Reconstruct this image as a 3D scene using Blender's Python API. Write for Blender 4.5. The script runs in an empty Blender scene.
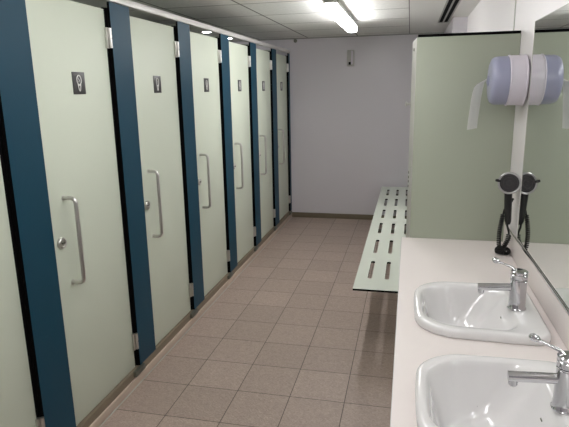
import bpy, bmesh, math, random
from mathutils import Vector, Matrix
random.seed(4)
PI = math.pi
C = bpy.context.scene.collection
sc = bpy.context.scene

# ------------------------------------------------------------------ materials
def lin(c):
    return tuple(((v/255)/12.92 if v/255 <= .04045 else ((v/255+.055)/1.055)**2.4) for v in c) + (1,)

def mat(name, rgb, rough=.5, metal=0., coat=0., emit=0., var=.0, vscale=4., bump=0., bscale=60., spec=.5):
    m = bpy.data.materials.new(name); m.use_nodes = True
    nt = m.node_tree; b = nt.nodes['Principled BSDF']
    col = lin(rgb)
    b.inputs['Base Color'].default_value = col
    b.inputs['Roughness'].default_value = rough
    b.inputs['Metallic'].default_value = metal
    b.inputs['Specular IOR Level'].default_value = spec
    b.inputs['Coat Weight'].default_value = coat
    tc = nt.nodes.new('ShaderNodeTexCoord')
    if var > 0:
        n = nt.nodes.new('ShaderNodeTexNoise'); n.inputs['Scale'].default_value = vscale; n.inputs['Detail'].default_value = 5
        nt.links.new(tc.outputs['Object'], n.inputs['Vector'])
        mx = nt.nodes.new('ShaderNodeMix'); mx.data_type = 'RGBA'
        mx.inputs[6].default_value = tuple(v*(1-var) for v in col[:3])+(1,)
        mx.inputs[7].default_value = tuple(min(1, v*(1+var)) for v in col[:3])+(1,)
        nt.links.new(n.outputs['Fac'], mx.inputs[0]); nt.links.new(mx.outputs[2], b.inputs['Base Color'])
    if bump > 0:
        n2 = nt.nodes.new('ShaderNodeTexNoise'); n2.inputs['Scale'].default_value = bscale; n2.inputs['Detail'].default_value = 3
        nt.links.new(tc.outputs['Object'], n2.inputs['Vector'])
        bp = nt.nodes.new('ShaderNodeBump'); bp.inputs['Strength'].default_value = bump; bp.inputs['Distance'].default_value = .002
        nt.links.new(n2.outputs['Fac'], bp.inputs['Height']); nt.links.new(bp.outputs['Normal'], b.inputs['Normal'])
    if emit > 0:
        b.inputs['Emission Color'].default_value = (1, .99, .985, 1)
        b.inputs['Emission Strength'].default_value = emit
    return m

M = dict(
    door=mat('pale_green_laminate', (207, 214, 198), .5, spec=.35, var=.02, vscale=2, bump=.12, bscale=220),
    blue=mat('petrol_blue_laminate', (10, 62, 82), .5, spec=.3, var=.03, vscale=3, bump=.15, bscale=200),
    black=mat('black_laminate_core', (8, 8, 9), .9, var=.1, spec=.1),
    part=mat('sage_green_laminate', (168, 174, 157), .42, var=.02, vscale=2, bump=.1, bscale=220),
    edge=mat('light_grey_edge', (186, 186, 178), .4, var=.03),
    bench=mat('mint_bench_laminate', (206, 212, 200), .35, var=.03, vscale=8, bump=.12, bscale=200),
    steel=mat('satin_steel', (208, 206, 202), .33, 1., var=.05, vscale=30),
    chrome=mat('polished_chrome', (205, 205, 208), .07, 1., var=.02, vscale=20),
    darksteel=mat('grey_metal', (112, 114, 104), .45, .6, var=.1, vscale=20),
    rail=mat('anodised_aluminium', (205, 203, 200), .4, .1, var=.04, vscale=12),
    counter=mat('blush_white_laminate', (228, 220, 217), .38, var=.015, vscale=14, bump=.05, bscale=150),
    ceramic=mat('white_ceramic', (226, 224, 224), .12, coat=.6, var=.006, vscale=3),
    wall=mat('wall_panel_white', (206, 202, 207), .33, var=.02, vscale=1.5, bump=.06, bscale=60),
    wallr=mat('white_wall_board', (232, 228, 228), .4, var=.015, vscale=2, bump=.05, bscale=60),
    skirt=mat('brown_skirting_tile', (112, 102, 84), .5, var=.06, vscale=9, bump=.2, bscale=90),
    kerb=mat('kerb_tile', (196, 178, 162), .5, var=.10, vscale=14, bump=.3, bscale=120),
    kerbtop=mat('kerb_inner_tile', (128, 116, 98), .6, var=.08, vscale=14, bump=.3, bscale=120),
    ring=mat('smoked_chrome', (190, 189, 190), .28, 1., var=.1, vscale=60),
    sign=mat('charcoal_sign_plate', (62, 62, 62), .4, var=.05, vscale=40),
    signw=mat('white_sign_print', (225, 225, 222), .5, var=.03, vscale=40),
    lilac=mat('lilac_grey_plastic', (154, 156, 180), .28, var=.02, vscale=8, coat=.2),
    whitep=mat('white_plastic', (218, 212, 222), .35, var=.02, vscale=8),
    paper=mat('tissue_paper', (232, 232, 230), .9, var=.03, vscale=60, bump=.4, bscale=90),
    rubber=mat('black_plastic', (10, 10, 11), .45, var=.1, vscale=30),
    grille=mat('dark_grille', (52, 50, 52), .5, .2, var=.2, vscale=180, bump=.8, bscale=260),
    lamp=mat('lamp_diffuser', (245, 245, 245), .4, emit=23.),
    lamp2=mat('lamp_diffuser_worn', (245, 245, 245), .4, emit=13.),  # weaker emission, balances the near end against the far lamp
    lamp3=mat('lamp_diffuser_short', (245, 245, 245), .4, emit=11.),
    spot=mat('downlight_lens', (245, 245, 245), .4, emit=60.),
    housing=mat('lamp_housing', (170, 168, 162), .5, var=.04, vscale=20),
    unit=mat('grey_plastic', (184, 182, 178), .4, var=.06, vscale=30),
    vent=mat('vent_metal', (150, 150, 146), .45, .3, var=.04, vscale=20),
)
# mirror
m = mat('mirror_glass', (236, 240, 238), .0, 1., var=.004, vscale=2); M['mirror'] = m

def floor_material():
    m = bpy.data.materials.new('brown_floor_tiles'); m.use_nodes = True
    nt = m.node_tree; N = nt.nodes; Lk = nt.links; b = N['Principled BSDF']
    tc = N.new('ShaderNodeTexCoord'); mp = N.new('ShaderNodeMapping')
    mp.inputs['Location'].default_value = (1.1865+3.0+.0013, -2.2517+3.0+.0013, 0)
    Lk.new(tc.outputs['Object'], mp.inputs['Vector'])
    br = N.new('ShaderNodeTexBrick'); br.offset = 0; br.squash = 1
    br.inputs['Scale'].default_value = 1; br.inputs['Brick Width'].default_value = .3; br.inputs['Row Height'].default_value = .3
    br.inputs['Mortar Size'].default_value = .0024; br.inputs['Mortar Smooth'].default_value = .25
    br.inputs['Bias'].default_value = 0
    br.inputs['Color1'].default_value = lin((166, 149, 138)); br.inputs['Color2'].default_value = lin((176, 158, 147)); br.inputs['Mortar'].default_value = lin((84, 74, 66))
    Lk.new(mp.outputs[0], br.inputs['Vector'])
    # wavy anti-slip relief and speckle
    n = N.new('ShaderNodeTexNoise'); n.inputs['Scale'].default_value = 55; n.inputs['Detail'].default_value = 6; n.inputs['Distortion'].default_value = 1.6
    Lk.new(tc.outputs['Object'], n.inputs['Vector'])
    ramp = N.new('ShaderNodeMapRange'); ramp.inputs[1].default_value = .3; ramp.inputs[2].default_value = .7; ramp.inputs[3].default_value = .80; ramp.inputs[4].default_value = 1.14
    Lk.new(n.outputs['Fac'], ramp.inputs[0])
    mul = N.new('ShaderNodeMix'); mul.data_type = 'RGBA'; mul.blend_type = 'MULTIPLY'; mul.inputs[0].default_value = 1
    Lk.new(br.outputs['Color'], mul.inputs[6]); Lk.new(ramp.outputs[0], mul.inputs[7]); Lk.new(mul.outputs[2], b.inputs['Base Color'])
    w = N.new('ShaderNodeTexWave'); w.inputs['Scale'].default_value = 22; w.inputs['Distortion'].default_value = 9; w.inputs['Detail'].default_value = 2; w.inputs['Detail Scale'].default_value = 2.2
    w.bands_direction = 'DIAGONAL'; Lk.new(tc.outputs['Object'], w.inputs['Vector'])
    ad = N.new('ShaderNodeMath'); ad.operation = 'ADD'; Lk.new(w.outputs['Fac'], ad.inputs[0])
    m2 = N.new('ShaderNodeMath'); m2.operation = 'MULTIPLY_ADD'; m2.inputs[1].default_value = -3.; Lk.new(br.outputs['Fac'], m2.inputs[0]); Lk.new(n.outputs['Fac'], m2.inputs[2])
    Lk.new(m2.outputs[0], ad.inputs[1])
    bp = N.new('ShaderNodeBump'); bp.inputs['Strength'].default_value = .45; bp.inputs['Distance'].default_value = .0012
    Lk.new(ad.outputs[0], bp.inputs['Height']); Lk.new(bp.outputs['Normal'], b.inputs['Normal'])
    b.inputs['Roughness'].default_value = .46
    return m
M['floor'] = floor_material()

def ceiling_material():
    m = bpy.data.materials.new('suspended_ceiling_tiles'); m.use_nodes = True
    nt = m.node_tree; N = nt.nodes; Lk = nt.links; b = N['Principled BSDF']
    tc = N.new('ShaderNodeTexCoord'); mp = N.new('ShaderNodeMapping')
    mp.inputs['Location'].default_value = (.025+6.1, -3.985+6.35, 0)
    Lk.new(tc.outputs['Object'], mp.inputs['Vector'])
    br = N.new('ShaderNodeTexBrick'); br.offset = 0; br.squash = 1
    br.inputs['Scale'].default_value = 1; br.inputs['Brick Width'].default_value = .61; br.inputs['Row Height'].default_value = .635
    br.inputs['Mortar Size'].default_value = .009; br.inputs['Mortar Smooth'].default_value = .3
    br.inputs['Color1'].default_value = lin((226, 226, 222)); br.inputs['Color2'].default_value = lin((218, 218, 214)); br.inputs['Mortar'].default_value = lin((112, 110, 106))
    Lk.new(mp.outputs[0], br.inputs['Vector'])
    n = N.new('ShaderNodeTexNoise'); n.inputs['Scale'].default_value = 30; n.inputs['Detail'].default_value = 6
    Lk.new(tc.outputs['Object'], n.inputs['Vector'])
    r = N.new('ShaderNodeMapRange'); r.inputs[1].default_value = .3; r.inputs[2].default_value = .7; r.inputs[3].default_value = .93; r.inputs[4].default_value = 1.05
    Lk.new(n.outputs['Fac'], r.inputs[0])
    mul = N.new('ShaderNodeMix'); mul.data_type = 'RGBA'; mul.blend_type = 'MULTIPLY'; mul.inputs[0].default_value = 1
    Lk.new(br.outputs['Color'], mul.inputs[6]); Lk.new(r.outputs[0], mul.inputs[7]); Lk.new(mul.outputs[2], b.inputs['Base Color'])
    bp = N.new('ShaderNodeBump'); bp.inputs['Strength'].default_value = .35; bp.inputs['Distance'].default_value = .003
    Lk.new(n.outputs['Fac'], bp.inputs['Height']); Lk.new(bp.outputs['Normal'], b.inputs['Normal'])
    b.inputs['Roughness'].default_value = .6
    return m
M['ceil'] = ceiling_material()
M['ceilplain'] = mat('painted_ceiling_board', (218, 218, 214), .45, var=.02, vscale=2, bump=.05)

# ------------------------------------------------------------------ mesh helpers
def bx(bm, x0, x1, y0, y1, z0, z1, bev=0., seg=2):
    r = bmesh.ops.create_cube(bm, size=1)
    for v in r['verts']:
        v.co = Vector((x0 if v.co.x < 0 else x1, y0 if v.co.y < 0 else y1, z0 if v.co.z < 0 else z1))
    if bev > 0:
        es = list({e for v in r['verts'] for e in v.link_edges})
        bmesh.ops.bevel(bm, geom=es, offset=bev, segments=seg, affect='EDGES', profile=.5)

def frame_of(d):
    d = d.normalized(); a = Vector((0, 0, 1)) if abs(d.z) < .9 else Vector((1, 0, 0))
    u = d.cross(a).normalized(); return u, d.cross(u).normalized()

def tube(bm, pts, r, n=12, cap=True):
    pts = [Vector(p) for p in pts]; rs = r if isinstance(r, (list, tuple)) else [r]*len(pts)
    u = None; rings = []
    for i, p in enumerate(pts):
        t = (pts[min(i+1, len(pts)-1)] - pts[max(i-1, 0)]).normalized()
        if u is None: u, _ = frame_of(t)
        u = (u - t*u.dot(t)).normalized(); v = t.cross(u)
        rings.append([bm.verts.new(p + (u*math.cos(2*PI*k/n) + v*math.sin(2*PI*k/n))*rs[i]) for k in range(n)])
    for a, b in zip(rings, rings[1:]):
        for k in range(n): bm.faces.new((a[k], a[(k+1) % n], b[(k+1) % n], b[k]))
    if cap: bm.faces.new(rings[0][::-1]); bm.faces.new(rings[-1])

def lathe(bm, origin, axis, prof, n=40):
    """prof: list of (distance along axis, radius)"""
    o = Vector(origin); a = Vector(axis).normalized(); u, v = frame_of(a); rings = []
    for h, r in prof:
        if r < 1e-6: rings.append([bm.verts.new(o+a*h)])
        else: rings.append([bm.verts.new(o+a*h+(u*math.cos(2*PI*k/n)+v*math.sin(2*PI*k/n))*r) for k in range(n)])
    for p, q in zip(rings, rings[1:]):
        for k in range(n):
            k2 = (k+1) % n
            if len(p) == 1 and len(q) > 1: bm.faces.new((p[0], q[k2], q[k]))
            elif len(q) == 1 and len(p) > 1: bm.faces.new((p[k], p[k2], q[0]))
            elif len(p) > 1: bm.faces.new((p[k], p[k2], q[k2], q[k]))
    for ring in (rings[0], rings[-1]):
        if len(ring) > 1:
            try: bm.faces.new(ring)
            except ValueError: pass

def torus(bm, c, axis, R, r, n=40, k=10):
    c = Vector(c); a = Vector(axis).normalized(); u, v = frame_of(a); rings = []
    for i in range(n):
        d = u*math.cos(2*PI*i/n)+v*math.sin(2*PI*i/n)
        rings.append([bm.verts.new(c+d*(R+r*math.cos(2*PI*j/k))+a*r*math.sin(2*PI*j/k)) for j in range(k)])
    for i in range(n):
        p, q = rings[i], rings[(i+1) % n]
        for j in range(k): bm.faces.new((p[j], q[j], q[(j+1) % k], p[(j+1) % k]))

def arc_path(pts, rad, n=6):
    """polyline with rounded corners"""
    P = [Vector(p) for p in pts]; out = [P[0]]
    for a, b, c in zip(P, P[1:], P[2:]):
        d1 = (a-b).normalized(); d2 = (c-b).normalized()
        s = b+d1*rad; e = b+d2*rad
        for i in range(n+1):
            t = i/n; out.append(s*(1-t)**2+b*2*t*(1-t)+e*t*t)
    out.append(P[-1]); return out

def plate(bm, outer, holes, z0, z1):
    """slab with through holes; loops are lists of (x, y)"""
    for z, flip in ((z1, False), (z0, True)):
        es = []
        for lp in [outer]+holes:
            vs = [bm.verts.new((x, y, z)) for x, y in lp]
            es += [bm.edges.new((vs[i], vs[(i+1) % len(vs)])) for i in range(len(vs))]
        bmesh.ops.triangle_fill(bm, use_beauty=True, use_dissolve=False, edges=es, normal=(0, 0, -1 if flip else 1))
    for lp in [outer]+holes:
        n = len(lp)
        a = [bm.verts.new((x, y, z0)) for x, y in lp]; b = [bm.verts.new((x, y, z1)) for x, y in lp]
        for i in range(n): bm.faces.new((a[i], a[(i+1) % n], b[(i+1) % n], b[i]))
    bmesh.ops.remove_doubles(bm, verts=bm.verts, dist=1e-6)

def obj(name, bm, m, parent=None, smooth=True, ang=35):
    bmesh.ops.recalc_face_normals(bm, faces=bm.faces)
    me = bpy.data.meshes.new(name); bm.to_mesh(me); bm.free()
    if smooth:
        me.polygons.foreach_set('use_smooth', [True]*len(me.polygons))
        me.set_sharp_from_angle(angle=math.radians(ang))
    for q in (m if isinstance(m, (list, tuple)) else [m]): me.materials.append(q)
    o = bpy.data.objects.new(name, me); C.objects.link(o)
    if parent: o.parent = parent
    return o

def merge(bms):
    """several bmeshes into one, face material index = position in the list"""
    out = bmesh.new()
    for i, q in enumerate(bms):
        bmesh.ops.recalc_face_normals(q, faces=q.faces)
        for f in q.faces: f.material_index = i
        me = bpy.data.meshes.new('tmp'); q.to_mesh(me); q.free(); out.from_mesh(me); bpy.data.meshes.remove(me)
    return out
def NB(): return bmesh.new()
def box(name, m, dims, parent=None, bev=0.): b = NB(); bx(b, *dims, bev=bev); return obj(name, b, m, parent)
def tag(o, label, cat, group=None):
    o['label'] = label; o['category'] = cat; o['kind'] = 'thing'
    if group: o['group'] = group
    return o
def thing(name, label, cat, loc=(0, 0, 0), group=None):
    o = bpy.data.objects.new(name, None); C.objects.link(o); o.location = loc; o.empty_display_size = .05
    return tag(o, label, cat, group)
def struct(name, m, dims, bev=0.):
    o = box(name, m, dims, None, bev); o['kind'] = 'structure'; return o
def rebase(root, loc):
    """put the Empty at the thing's base, parts stay where they are"""
    d = Vector(loc)-root.location
    root.location = loc
    for ch in root.children: ch.location = ch.location-d
def copy_tree(o, parent=None):
    c = o.copy(); C.objects.link(c); c.parent = parent
    for ch in list(o.children): copy_tree(ch, c)
    return c

# ------------------------------------------------------------------ room numbers (metres)
DX = -1.477            # face of the cubicle posts
YB = 6.72              # back wall
XR = .489              # right wall
ZC = 2.267             # ceiling
YF = -1.3              # wall behind the viewer
XL = -2.75             # wall at the back of the cubicles
CZ = .884              # countertop

struct('floor', M['floor'], (XL, XR, YF, YB, -.1, 0))
b = NB(); bx(b, XL, -.025, YF, YB, ZC, ZC+.08); o = obj('ceiling', b, M['ceil']); o['kind'] = 'structure'
o = box('ceiling', M['ceilplain'], (-.025, XR, YF, YB, ZC, ZC+.08)); o['kind'] = 'structure'
struct('wall_back', M['wall'], (XL, XR+.1, YB, YB+.1, -.1, ZC+.08))
struct('wall_right', M['wallr'], (XR, XR+.1, YF, YB, -.1, ZC+.08))
struct('wall_left', M['wall'], (XL-.1, XL, YF, YB, -.1, ZC+.08))
struct('wall_front', M['wall'], (XL, XR+.1, YF-.1, YF, -.1, ZC+.08))
struct('baseboard_back', M['skirt'], (DX, XR, YB-.012, YB, 0, .066), .003)
struct('wall_right', M['wall'], (.362, XR, 5.36, YB, 0, ZC))
# kerb under the cubicle doors: light facing tile in front, darker tiles inside
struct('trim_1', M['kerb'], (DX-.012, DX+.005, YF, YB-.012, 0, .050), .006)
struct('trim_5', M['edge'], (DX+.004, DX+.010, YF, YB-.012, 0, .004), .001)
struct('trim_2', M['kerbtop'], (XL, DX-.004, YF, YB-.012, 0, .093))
# vertical joint strip on the right wall, and back-left ceiling trim
struct('trim_3', M['edge'], (XR-.004, XR, 2.93, 2.945, 1.2, ZC))
struct('trim_4', M['vent'], (XL, XR, YB-.012, YB, ZC-.012, ZC))

# ------------------------------------------------------------------ cubicles
PITCH = .8195
def post_y(k): return 2.545+PITCH*(k-1)       # near edge of post k
PW = .198

order = ['nearest the camera, cut by the left edge of the photo', 'second from the camera', 'third from the camera', 'fourth from the camera', 'fifth from the camera', 'sixth from the camera', 'farthest, against the back wall']

def shower_sign(root, y, z):
    s = NB(); bx(s, DX-.0205, DX-.0170, y-.0475, y+.0475, z-.05, z+.05, .001)
    g = NB(); X = DX-.0168; pts = []
    # keyhole-like loop: broad ring narrowing to a small drop at the foot
    for i in range(40):
        t = 2*PI*i/40; pts.append((X, y+.0165*math.sin(t), z+.014+.021*math.cos(t)))
    tube(g, pts+[pts[0]], .0026, 6, False)
    tube(g, [(X, y-.011, z+.001), (X, y-.009, z-.014), (X, y-.005, z-.030), (X, y, z-.036), (X, y+.005, z-.030), (X, y+.009, z-.014), (X, y+.011, z+.001)], .0024, 6)
    tube(g, [(X, y-.008, z-.010), (X, y+.008, z-.010)], .0022, 6)
    tube(g, [(X, y-.006, z+.024), (X, y+.002, z+.012), (X, y-.003, z+.004)], .0016, 6)
    return obj('sign', merge([s, g]), [M['sign'], M['signw']], root)

def make_door(y0, y1, full=True):
    """hinged on the far side; y0/y1 are the visible edges"""
    root = thing('washroom_cubicle', '', 'cubicle', (0, 0, 0))
    door = box('door', M['door'], (DX-.033, DX-.020, y0-.006, y1, .098, 2.051), root, .0012)
    yh = y0+.113
    h = NB(); tube(h, arc_path([(DX-.022, yh, 1.19), (DX+.040, yh, 1.19), (DX+.040, yh, .792), (DX-.022, yh, .792)], .028, 7), .0095, 14)
    r = NB()
    for z in (1.19, .792): lathe(r, (DX-.020, yh, z), (1, 0, 0), [(0, .0125), (.002, .0125), (.003, .010), (.004, 0)], 20)
    obj('handle', merge([h, r]), [M['steel'], M['steel']], door)
    l = NB(); lathe(l, (DX-.020, y0+.060, .996), (1, 0, 0), [(0, .026), (.010, .026), (.014, .023), (.015, .018), (.012, .016), (.012, 0)], 32)
    s = NB(); bx(s, DX-.010, DX-.003, y0+.049, y0+.071, .992, 1.000, .001); obj('lock', merge([l, s]), [M['steel'], M['darksteel']], door)
    shower_sign(door, y0+.312, 1.691)
    for z0 in (1.864, .205):
        g = NB()
        tube(g, [(DX-.003, y1+.012, z0+.002), (DX-.003, y1+.012, z0+.045)], .0085, 12)
        tube(g, [(DX-.003, y1+.012, z0+.052), (DX-.003, y1+.012, z0+.098)], .0085, 12)
        tube(g, [(DX-.003, y1+.012, z0+.044), (DX-.003, y1+.012, z0+.053)], .0068, 10)
        bx(g, DX-.0205, DX-.0085, y1-.010, y1+.010, z0, z0+.1, .001)
        obj('hinge', g, M['steel'], door)
    return root

d0 = make_door(post_y(0)+PW, post_y(1)-.022)
DB = Vector((DX-.02, post_y(0)+PW, .098)); rebase(d0, DB)
doors = [(d0, 0)]
for k in range(1, 6):
    c = copy_tree(d0); c.location = DB+Vector((0, PITCH*k, 0)); doors.append((c, k))
for ch in d0.children[0].children:
    if ch.name.startswith('sign'): ch.location.y += .016
    elif ch.name[:4] in ('hand', 'lock'): ch.location.y += .010
names = ['cubicle nearest the camera whose pale green door shows whole pull handle, lock and sign',
         'second cubicle from the camera with a fully seen pale green signed door',
         'third cubicle from the camera with pale green door and small dark sign',
         'fourth cubicle from the camera with pale green door and small dark sign',
         'fifth cubicle from the camera, its narrow-looking pale green door last but one',
         'cubicle deepest in the room, its pale green door beside the back wall']
for (d, k) in doors:
    d['label'] = names[k]; d['group'] = 'cubicles behind doors with handles and signs'
# the door cut by the left edge of the frame: same door, one pitch nearer
c = copy_tree(d0); c.location = DB-Vector((0, PITCH, 0)); c['label'] = 'cubicle cut by the left edge, its pale green door showing only the hinge side'; c['group'] = 'cubicles behind doors with handles and signs'

plabels = ['broad blue cubicle post at the left edge of the photo',
           'blue cubicle post second from the camera, between the first two signed doors',
           'blue cubicle post third from the camera, between second and third signed doors',
           'blue cubicle post fourth from the camera, between third and fourth signed doors',
           'blue cubicle post fifth from the camera, between fourth and fifth signed doors',
           'slim-looking blue cubicle post sixth from the camera, before the farthest door',
           'dark blue end post against the back wall']
posts = []
def make_post(w):
    root = thing('cubicle_post', '', 'post', (DX, 0, 0), 'blue posts of the cubicle row')
    p = NB(); bx(p, -.013, 0, 0, w, .097, 2.088)
    o = obj('panel', p, [M['blue'], M['black']], root, smooth=False)
    for f in o.data.polygons:
        if abs(f.normal.x) < .5: f.material_index = 1
    q = NB(); bx(q, -.008, .014, -.075, .035, .062, .0935, .003)
    fo = obj('foot', q, M['darksteel'], root)
    q = NB(); bx(q, -.036, -.0225, -.0205, .004, .097, 2.06); bx(q, -.0224, -.0132, -.004, .004, .097, 2.06); obj('door_stop', q, M['black'], root)  # added black strips darken the door gap, hiding the lit interior
    return root
p0 = make_post(PW)
posts = [p0]
for k in range(1, 6): posts.append(copy_tree(p0))
posts.append(make_post(.072))
for k, p in enumerate(posts):
    p.location = (DX, post_y(k) if k < 6 else 6.6445, 0); p['label'] = plabels[k]

# head rail over the doors; the added dark gap strips belong to the posts
rail = thing('head_rail', 'long aluminium head rail running over all the cubicle doors', 'rail', (DX, 0, 2.09))
r_ = NB(); bx(r_, -.03, .012, -1.2, YB-.001, -.002+.001, .033, .003); o = obj('rail_body', r_, M['rail'], rail)

# dividing walls between the cubicles
dl = ['first dividing panel behind the blue posts, glimpsed above the nearest doors', 'second dividing panel behind the blue posts', 'third dividing panel behind the blue posts', 'fourth dividing panel behind the blue posts', 'fifth dividing panel behind the blue posts', 'sixth dividing panel behind the blue posts, nearest the back wall']
for k in range(0, 6):
    y = post_y(k)+.09
    tag(box('cubicle_divider', M['part'], (XL+.001, DX-.0135-.03, y, y+.013, .125, 2.08)), dl[k], 'partition', 'dividers behind the cubicle posts')

# downlights in the cubicle ceiling (seen over the doors)
for x, y, lab in ((-2.13, 5.60, 'small round downlight in ceiling glimpsed above the third signed door'), (-2.15, 6.36, 'small round downlight in ceiling glimpsed above the fourth signed door'),
                  (-2.13, 2.26, 'round downlight inside the cubicle of the nearest signed door'), (-2.13, 3.10, 'round downlight inside the cubicle of the second signed door'), (-2.13, 3.85, 'round downlight inside the cubicle of the third signed door')):
    t = thing('downlight', lab, 'light', (x, y, ZC), 'downlights over the cubicles')
    b = NB(); lathe(b, (0, 0, 0), (0, 0, -1), [(0, .060), (.006, .058), (.008, .05), (.004, .046)], 32); obj('bezel', b, M['rail'], t)
    b = NB(); lathe(b, (0, 0, -.001), (0, 0, -1), [(0, .045), (.006, .044), (.009, .03), (.010, 0)], 32); obj('lens', b, M['spot'], t)

# ------------------------------------------------------------------ bench
def stadium(cx, cy, w, l, n=8):
    r = w/2; pts = []
    for i in range(n+1):
        a = PI*i/n; pts.append((cx+r*math.cos(a), cy+l/2-r+r*math.sin(a)))
    for i in range(n+1):
        a = PI+PI*i/n; pts.append((cx+r*math.cos(a), cy-l/2+r+r*math.sin(a)))
    return pts
bench = thing('slatted_bench', 'long pale mint bench with rows of slots running to the back wall', 'bench', (0, 0, 0))
Y0, Y1, BX0, BX1 = 3.106, 6.70, -.305, .115
slots = []
for i in range(6):
    for cx in (-.215, -.105, .006):
        slots.append(stadium(cx, 3.487+.565*i, .027, .365))
b = NB(); plate(b, [(BX0, Y0), (BX1, Y0), (BX1, Y1), (BX0, Y1)], slots, .427, .44)
o = obj('seat', b, [M['bench'], M['black']], bench, smooth=False)
for f in o.data.polygons:
    if abs(f.normal.z) < .5: f.material_index = 1
b = NB(); bx(b, -.235, .09, Y0+.16, Y0+.19, .397, .4275, .002); bx(b, -.235, .09, 4.62, 4.65, .397, .4275, .002); bx(b, -.235, .09, 6.3, 6.33, .397, .4275, .002)
bx(b, .055, .085, Y0+.10, Y1-.1, .397, .4272, .002)
fr = obj('under_frame', b, M['darksteel'], bench)
for y in (Y0+.175, 4.635, 6.315):
    b = NB(); bx(b, .04, .075, y-.0175, y+.0175, 0, .398, .003); obj('leg', b, M['darksteel'], bench)

rebase(bench, (-.095, 4.9, 0))
# ------------------------------------------------------------------ partition box beside the counter
part = thing('shower_partition', 'tall sage green partition panel standing behind the washbasin counter', 'partition', (0, 2.74, 0))
PH = 1.878
b = NB()
bx(b, .024, XR-.001, 0, .018, 0, PH, .002); obj('front_panel', b, M['part'], part)
b = NB()   # slightly splayed return panel
vs = []
for z in (0, PH-.002):
    vs += [b.verts.new(p) for p in ((.024, 0.001, z), (.042, .019, z), (.026, .268, z), (.005, .262, z))]
for q in ((0, 1, 2, 3), (7, 6, 5, 4), (0, 4, 5, 1), (1, 5, 6, 2), (2, 6, 7, 3), (3, 7, 4, 0)): b.faces.new([vs[i] for i in q])
so = obj('side_panel', b, M['edge'], part, smooth=False)  # paler than the front panel: light falling on this side put into its colour
b = NB(); bx(b, .028, XR-.001, .001, .017, PH+.0005, PH+.013, .001); obj('top_edge', b, M['black'], part)
b = NB()
lathe(b, (.0055, .24, 1.559), (-1, -.1, 0), [(0, .014), (.004, .014), (.006, .006), (.016, .006), (.020, .013), (.027, .013), (.029, .008), (.029, 0)], 20)
obj('knob', b, M['steel'], part)
b = NB(); lathe(b, (.0135, .12, 1.83), (-1, -.1, 0), [(0, .009), (.003, .008), (.004, 0)], 16); sco = obj('screw', b, M['darksteel'], part)
for z in (1.196, 1.170, 1.147, 1.121):
    b = NB(); lathe(b, (.0085, .20, z), (-1, -.1, 0), [(0, .008), (.003, .007), (.004, 0)], 14); obj('screw', b, M['darksteel'], part)

# ------------------------------------------------------------------ countertop
def dloop(x0, x1, yc, hy, rf, rr, n=10, bow=.0, taper=0.):
    """D-shaped loop, front (x0) with big radii, rear (x1) with small ones. bow: bulge of the front, taper: narrowing to the front"""
    pts = []
    def corner(cx, cy, r, a0, a1):
        for i in range(n+1):
            a = a0+(a1-a0)*i/n; pts.append([cx+r*math.cos(a), cy+r*math.sin(a)])
    corner(x1-rr, yc+hy-rr, rr, 0, PI/2)
    for i in range(1, 6): t = i/6; pts.append([x1-rr+(x0+rf-x1+rr)*t, yc+hy])
    corner(x0+rf, yc+hy-rf, rf, PI/2, PI)
    for i in range(1, 8): t = i/8; pts.append([x0, yc+(hy-rf)*(1-2*t)])
    corner(x0+rf, yc-hy+rf, rf, PI, 1.5*PI)
    for i in range(1, 6): t = i/6; pts.append([x0+rf+(x1-rr-x0-rf)*t, yc-hy])
    corner(x1-rr, yc-hy+rr, rr, 1.5*PI, 2*PI)
    for i in range(1, 8): t = i/8; pts.append([x1, yc+(hy-rr)*(-1+2*t)])
    for p in pts:
        f = (x1-p[0])/(x1-x0); v = (p[1]-yc)/hy
        p[0] -= bow*max(0, f)**3*(1-v*v); p[1] = yc+(p[1]-yc)*(1-taper*max(0, f)**2)
    return [tuple(p) for p in pts]

BY = (1.808, 1.218)
counter = thing('washbasin_counter', 'long blush white worktop holding two inset basins below the mirror', 'counter', (0, 0, 0))
holes = [dloop(.075, .43, y, .198, .10, .04, taper=.04) for y in BY]
b = NB(); plate(b, [(-.017, .35), (.477, .35), (.477, 2.739), (-.017, 2.739)], holes, CZ-.038, CZ)
obj('worktop', b, M['counter'], counter, ang=30)
b = NB(); bx(b, -.0185, -.0168, .35, 2.739, CZ-.04, CZ+.0005); obj('edge_strip', b, M['ceramic'], counter)
b = NB(); bx(b, .4785, XR-.001, .35, 2.739, CZ-.038, .984, .001); obj('upstand', b, M['counter'], counter)
b = NB(); bx(b, .455, .470, .36, 2.735, CZ-.30, CZ-.039); obj('fascia', b, M['counter'], counter)
for y in (.37, 2.69):
    b = NB(); bx(b, .06, XR-.012, y, y+.02, 0, CZ-.039); obj('support_panel', b, M['counter'], counter)
rebase(counter, (.23, 1.55, 0))
b = NB(); bx(b, .4745, .4783, .35, 2.70, .984, .993, .001)
tag(obj('mirror_ledge_trim', b, M['chrome']), 'thin metal trim running along the lower edge of the wall mirror', 'trim')

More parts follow.
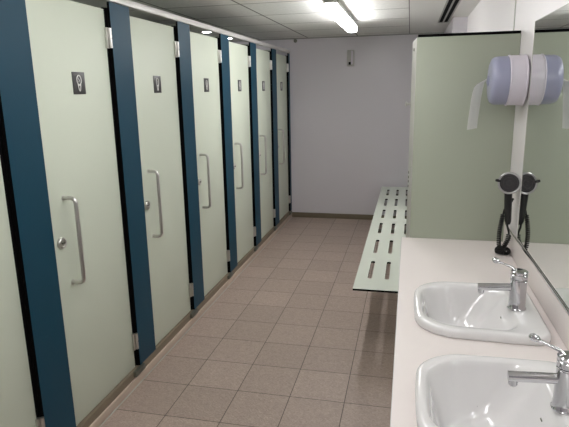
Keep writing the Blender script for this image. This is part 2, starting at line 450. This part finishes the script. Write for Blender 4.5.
# ------------------------------------------------------------------ basins
def make_basin():
    root = thing('washbasin', '', 'washbasin', (0, 0, CZ), 'inset washbasins')
    ot = lambda ins: dloop(.050+ins, .444-ins, 0, .227-ins, .115-ins*.7, .05, bow=.012, taper=.05)
    inn = lambda g, r: dloop(.076+g, .358-r, 0, .188-g, .10-g*.25, .07, bow=.012, taper=.06)
    rings = [(ot(.004), .0006), (ot(.002), .0016), (ot(.0005), .004), (ot(0), .018), (ot(.003), .0255), (ot(.008), .0290), (ot(.013), .0300),
             (inn(-.004, -.010), .0292), (inn(0, 0), .0255), (inn(.006, .010), .013)]
    for t in [i/12 for i in range(1, 13)]:
        g = .006+.058*t; r = .010+.12*t
        z = .013-.128*(math.sin(t*PI/2)**1.15)
        a = inn(g, r)
        rings.append((a, z))
    b = NB(); R = []
    for lp, z in rings: R.append([b.verts.new((x, y, z)) for x, y in lp])
    n = len(R[0])
    for p, q in zip(R, R[1:]):
        for i in range(n): b.faces.new((p[i], p[(i+1) % n], q[(i+1) % n], q[i]))
    # flat floor of the bowl, falling to the waste
    last = rings[-1][0]; cx, cy = .19, 0
    prev = R[-1]
    for s, z in ((.75, -.1195), (.5, -.1225), (.28, -.1245)):
        cur = [b.verts.new((cx+(x-cx)*s, cy+(y-cy)*s, z)) for x, y in last]
        for i in range(n): b.faces.new((prev[i], prev[(i+1) % n], cur[(i+1) % n], cur[i]))
        prev = cur
    b.faces.new(prev)
    # underside shell so that it is no paper-thin sheet
    U = []
    for s, z in ((1, .0006), (.985, -.05), (.9, -.12), (.6, -.145)):
        lp = dloop(.078, .426, 0, .195, .10, .035, taper=.04); U.append([b.verts.new((.25+(x-.25)*s, y*s, z)) for x, y in lp])
    for i in range(n): b.faces.new((R[0][i], U[0][i], U[0][(i+1) % n], R[0][(i+1) % n]))
    for p, q in zip(U, U[1:]):
        for i in range(n): b.faces.new((p[i], p[(i+1) % n], q[(i+1) % n], q[i]))
    b.faces.new(U[-1])
    obj('bowl', b, M['ceramic'], root, ang=50)
    b = NB(); lathe(b, (.19, 0, -.1243), (0, 0, 1), [(0, .030), (.002, .030), (.003, .026), (.0015, .022), (.0015, 0)], 28); obj('waste', b, M['chrome'], root)
    # overflow slot on the rear slope
    b = NB(); lathe(b, (0, 0, 0), (1, 0, 0), [(-.002, .0075), (.001, .0075), (.001, 0)], 20)
    o = obj('overflow', b, M['darksteel'], root); o.location = (.331, 0, -.0135); o.rotation_euler = (0, math.radians(-42), 0); o.scale = (1, 1.2, .6)
    return root
ba = make_basin(); bb = copy_tree(ba)
ba.location = (0, BY[0], CZ); bb.location = (0, BY[1], CZ)
ba['label'] = 'white ceramic inset washbasin farther from the camera, fully in view'
bb['label'] = 'white ceramic inset washbasin nearest the camera, cut by the bottom edge'

# ------------------------------------------------------------------ taps
def make_tap():
    root = thing('lever_tap', '', 'tap', (0, 0, 0), 'chrome lever taps')
    b = NB(); lathe(b, (0, 0, 0), (0, 0, 1), [(0, .0300), (.003, .0306), (.007, .0278), (.030, .0265), (.100, .0265), (.101, .0248), (.104, .0248), (.105, .0262), (.107, 0)], 40)
    obj('body', b, M['chrome'], root)
    b = NB(); lathe(b, (0, 0, .1065), (0, 0, 1), [(0, .0262), (.002, .0272), (.014, .0272), (.0155, .0255), (.017, .0255), (.0185, .0272), (.024, .0272), (.027, .024), (.028, .012), (.028, 0)], 40)
    cap = obj('cap', b, M['chrome'], root)
    b = NB(); tube(b, [(-.014, 0, .074), (-.128, 0, .068)], .0125, 18)
    tube(b, [(-.116, 0, .070), (-.116, 0, .050)], [.0115, .0108], 16)
    tube(b, [(-.116, 0, .0505), (-.116, 0, .046)], [.0085, .0082], 16)
    obj('spout', b, M['chrome'], root)
    b = NB(); tube(b, [(-.010, .004, .128), (-.022, .010, .140), (-.046, .024, .146), (-.062, .032, .149)], [.0066, .0046, .0036, .0046], 12)
    tube(b, [(-.059, .031, .1485), (-.065, .034, .151), (-.075, .039, .1545), (-.080, .042, .1555)], [.0046, .0095, .0095, .005], 12)
    lo = obj('lever', b, M['chrome'], root)
    return root
ta = make_tap(); tb = copy_tree(ta)
ta.location = (.374, 1.800, CZ+.0292); tb.location = (.374, 1.210, CZ+.0292)
ta['label'] = 'chrome lever tap on the basin farther from the camera'
tb['label'] = 'chrome lever tap on the nearest basin, at the right edge of the photo'

# ------------------------------------------------------------------ mirror
mir = thing('wall_mirror', 'large frameless wall mirror on the right wall above the basins', 'mirror', (0, 0, 0))
b = NB(); bx(b, .4795, XR-.001, -.6, 2.412, .9935, 1.892); obj('glass', b, M['mirror'], mir, smooth=False)
b = NB(); bx(b, .4785, XR-.001, 2.4122, 2.4145, .9935, 1.894); bx(b, .4785, XR-.001, -.6, 2.4122, 1.8922, 1.8945); obj('polished_edge', b, M['edge'], mir)

rebase(mir, (.4795, .9, .9935))
# ------------------------------------------------------------------ paper dispenser
dc = (.3365, 2.555, 1.6665)
dis = thing('paper_dispenser', 'round white and lilac paper dispenser on the wall beside the mirror', 'dispenser', dc)
R = .1045
b = NB(); lathe(b, (0, 0, 0), (1, 0, 0), [(.000, .0), (.0004, .060), (.003, .080), (.009, .094), (.018, .1), (.032, R-.001), (.0728, R-.001), (.0728, .09)], 56); obj('end_cap', b, M['lilac'], dis)
b = NB(); lathe(b, (0, 0, 0), (1, 0, 0), [(.073, .09), (.073, R+.001), (.076, R+.0045), (.079, R+.0045), (.081, R+.002), (.137, R+.002), (.140, R+.0045), (.143, R+.0045), (.1455, R+.0005), (.1455, .08)], 56); obj('drum', b, M['whitep'], dis)
b = NB(); bx(b, .1455, .1515, -.06, .085, -.07, .07, .002); obj('wall_plate', b, M['whitep'], dis)
b = NB(); lathe(b, (-.0005, 0, 0), (-1, 0, 0), [(0, .022), (.004, .021), (.008, .012), (.008, 0)], 28); obj('outlet', b, M['lilac'], dis)
# paper tail
b = NB()
ctr = [(.318, 1.672), (.308, 1.671), (.296, 1.664), (.288, 1.650), (.283, 1.625), (.279, 1.59), (.276, 1.55), (.272, 1.50), (.270, 1.462)]
wid = [.010, .017, .023, .026, .027, .026, .026, .026, .026]
rows = []
for (x, z), w in zip(ctr, wid):
    row = []
    for j in range(9):
        u = -1+2*j/8
        row.append(b.verts.new((x+u*w*.86, 2.5+u*w*.5+.004*math.sin(3*u+x*90), z+.010*u*(1 if z > 1.6 else .25))))
    rows.append(row)
for p, q in zip(rows, rows[1:]):
    for j in range(8): b.faces.new((p[j], p[j+1], q[j+1], q[j]))
bmesh.ops.solidify(b, geom=b.faces[:], thickness=.0016)
po = obj('paper_tail', b, M['paper'], dis); po.scale = (1.022,)*3; po.location = (-dc[0]+.003, -dc[1], -.038-dc[2])

# ------------------------------------------------------------------ hair dryer
hd = thing('hair_dryer', 'black wall hair dryer with round chrome-ringed head beside the mirror', 'hair dryer', (.447, 2.5, 1.222))
ax = Vector((-.28, -.93, .12)).normalized()
b = NB(); lathe(b, (0, 0, 0), ax, [(-.045, 0), (-.045, .022), (-.035, .034), (-.012, .044), (.006, .0475), (.009, .042), (.009, 0)], 40); obj('head', b, M['rubber'], hd)
b = NB(); torus(b, ax*.009, ax, .0448, .0048); obj('chrome_ring', b, M['ring'], hd)
b = NB(); lathe(b, ax*.0095, ax, [(-.002, .042), (.003, .040), (.0045, .034), (.002, .032), (.002, .026), (.005, .024), (.005, .019), (.003, .017), (.003, .011), (.0055, .010), (.0055, 0)], 36); obj('grille', b, M['grille'], hd)
b = NB(); tube(b, [(-.036, .004, .006), (-.050, .002, .010), (-.060, .001, .012)], [.005, .0068, .0055], 12); obj('nozzle', b, M['rubber'], hd)
b = NB(); tube(b, [(-.002, .004, -.030), (-.001, .004, -.060), (.002, .004, -.12), (.006, .004, -.175), (.008, .004, -.19)], [.017, .0165, .0155, .014, .009], 18); obj('grip', b, M['rubber'], hd)
b = NB(); bx(b, .015, .0455, .01, .035, -.02, .02, .004); obj('wall_bracket', b, M['rubber'], hd)
# coiled cord: strain relief to grip, loop to the base on the worktop, back up
def smoothpath(P, n=16):
    P = [Vector(p) for p in P]; out = []
    for i in range(len(P)-1):
        p0 = P[max(i-1, 0)]; p1 = P[i]; p2 = P[i+1]; p3 = P[min(i+2, len(P)-1)]
        for k in range(n):
            t = k/n; out.append(.5*((2*p1)+(p2-p0)*t+(2*p0-5*p1+4*p2-p3)*t*t+(3*p1-p0-3*p2+p3)*t**3))
    out.append(P[-1]); return out
def coil(bm, P, R, r, pitch):
    sp = smoothpath(P, 24); L = [0]
    for a, c in zip(sp, sp[1:]): L.append(L[-1]+(c-a).length)
    tot = L[-1]; n = int(tot/pitch*10); pts = []; j = 0; u = None
    for i in range(n+1):
        s = tot*i/n
        while j < len(L)-2 and L[j+1] < s: j += 1
        t = (s-L[j])/max(1e-9, L[j+1]-L[j]); p = sp[j].lerp(sp[j+1], t); d = (sp[j+1]-sp[j]).normalized()
        if u is None: u, _ = frame_of(d)
        u = (u-d*u.dot(d)).normalized(); v = d.cross(u); a = 2*PI*s/pitch
        pts.append(p+(u*math.cos(a)+v*math.sin(a))*R)
    tube(bm, pts, r, 6)
b = NB()
O = Vector((.447, 2.5, 1.222))
rel = lambda *p: Vector(p)-O
tube(b, smoothpath([rel(.450, 2.504, 1.045), rel(.452, 2.5, 1.02), rel(.458, 2.498, 1.0), rel(.460, 2.498, .985)]), .0045, 10)
coil(b, [rel(.460, 2.498, .985), rel(.457, 2.498, .960), rel(.446, 2.496, .935), rel(.432, 2.495, .915)], .0085, .0034, .009)
coil(b, [rel(.430, 2.505, 1.075), rel(.424, 2.50, 1.04), rel(.419, 2.498, .99), rel(.420, 2.497, .94), rel(.426, 2.497, .918)], .0075, .0034, .0085)
tube(b, smoothpath([rel(.470, 2.512, 1.150), rel(.455, 2.515, 1.12), rel(.437, 2.510, 1.10), rel(.430, 2.505, 1.073)]), .0045, 10)
coil(b, [rel(.418, 2.52, .9022), rel(.435, 2.505, .9022), rel(.450, 2.497, .9022), rel(.460, 2.503, .9022), rel(.458, 2.525, .9022), rel(.440, 2.535, .9022), rel(.420, 2.522, .9022)], .0120, .0042, .0092)
obj('coiled_cord', b, M['rubber'], hd)

# ------------------------------------------------------------------ lamps
def batten(y0, y1, x, label, dm='lamp'):
    t = thing('batten_light', label, 'light', (x, (y0+y1)/2, ZC), 'ceiling batten lights')
    h = (y1-y0)/2
    b = NB(); n = 20; w = .045
    lp = []
    for i in range(n+1):
        a = PI*i/n; lp.append((w*math.cos(a), h-w+w*math.sin(a)))
    for i in range(n+1):
        a = PI+PI*i/n; lp.append((w*math.cos(a), -h+w+w*math.sin(a)))
    prof = [(.80, -.104), (.93, -.100), (1, -.088), (1, -.057)]
    Rr = []
    for s, z in prof:
        Rr.append([b.verts.new((px-(1-s)*w*(px/w), py-(1-s)*w*(1 if py > 0 else -1), z)) for px, py in lp])
    for p, q in zip(Rr, Rr[1:]):
        for i in range(len(p)): b.faces.new((p[i], p[(i+1) % len(p)], q[(i+1) % len(p)], q[i]))
    b.faces.new(Rr[0]); b.faces.new(Rr[-1])
    obj('diffuser', b, M[dm], t)
    b = NB(); bx(b, -.0455, .0455, -h-.004, h+.004, -.0565, -.030, .004); obj('housing', b, M['housing'], t)
    for y in (-h+.10, h-.10):
        b = NB(); bx(b, -.014, .014, y-.02, y+.02, -.031, -.0005, .002); obj('bracket', b, M['darksteel'], t)
    return t
batten(3.77, 5.27, -.548, 'long white ceiling batten light shining in front of the back wall')
batten(-.9, .6, -.548, 'white ceiling batten light behind the viewer', 'lamp2')
batten(1.38, 2.88, -.548, 'white ceiling batten light above the near cubicles, out of the photo', 'lamp2')
batten(.5, 1.1, .05, 'short white ceiling batten light above the washbasins, out of the photo', 'lamp3')

# linear vent in the ceiling
v = thing('ceiling_vent', 'long narrow metal vent with two dark slots in the ceiling', 'vent', (0, 0, ZC))
b = NB()
for x0, x1 in ((.240, .252), (.284, .298), (.330, .342)): bx(b, x0, x1, 3.6, 5.66, -.008, -.0005, .001)
bx(b, .240, .342, 5.66, 5.672, -.008, -.0005, .001); bx(b, .240, .342, 3.588, 3.6, -.008, -.0005, .001)
obj('frame', b, M['vent'], v)
b = NB(); bx(b, .252, .284, 3.6, 5.66, -.003, -.0005); bx(b, .298, .330, 3.6, 5.66, -.003, -.0005); obj('slot', b, M['black'], v)

# wall unit on the back wall
u = thing('wall_sensor', 'small grey plastic unit high on the back wall', 'sensor', (-.717, YB, 2.01))
b = NB(); bx(b, -.045, .045, -.022, -.001, -.095, .095, .008); obj('case', b, M['unit'], u)
b = NB(); bx(b, .008, .026, -.040, -.0215, -.075, .085, .006); obj('tube', b, M['whitep'], u)
b = NB(); bx(b, -.022, .004, -.027, -.0215, -.078, -.045, .002); obj('window', b, M['black'], u)
t = thing('ceiling_sensor', 'tiny dark fitting on the wall corner near the last cubicle post', 'sensor', (-1.40, YB-.001, 2.235))
b = NB(); lathe(b, (0, 0, 0), (0, -1, 0), [(0, .022), (.008, .022), (.014, .012), (.015, 0)], 20); obj('dome', b, M['darksteel'], t)

# ------------------------------------------------------------------ camera
F, PIT, YAW, ROLL, H = 530.5, .2278, -.2307, -.018, 1.6413
cp, sp_, cy, sy, cr, sr = math.cos(PIT), math.sin(PIT), math.cos(YAW), math.sin(YAW), math.cos(ROLL), math.sin(ROLL)
f = Vector((sy*cp, cy*cp, -sp_)); r = Vector((cy, -sy, 0)); up = r.cross(f)
r2 = r*cr+up*sr; u2 = -r*sr+up*cr
cam = bpy.data.cameras.new('camera'); co = bpy.data.objects.new('camera', cam); C.objects.link(co)
mw = Matrix((r2, u2, -f)).transposed().to_4x4(); mw.translation = Vector((0, 0, H)); co.matrix_world = mw
cam.sensor_width = 36; cam.lens = F/569*36; cam.clip_start = .02
sc.camera = co

w = bpy.data.worlds.new('world'); sc.world = w; w.use_nodes = True
w.node_tree.nodes['Background'].inputs[0].default_value = (.5, .52, .55, 1); w.node_tree.nodes['Background'].inputs[1].default_value = .1
sc.view_settings.view_transform = 'Standard'; sc.view_settings.look = 'None'; sc.view_settings.gamma = 1
sc.view_settings.use_curve_mapping = False
sc.view_settings.exposure = 0.6
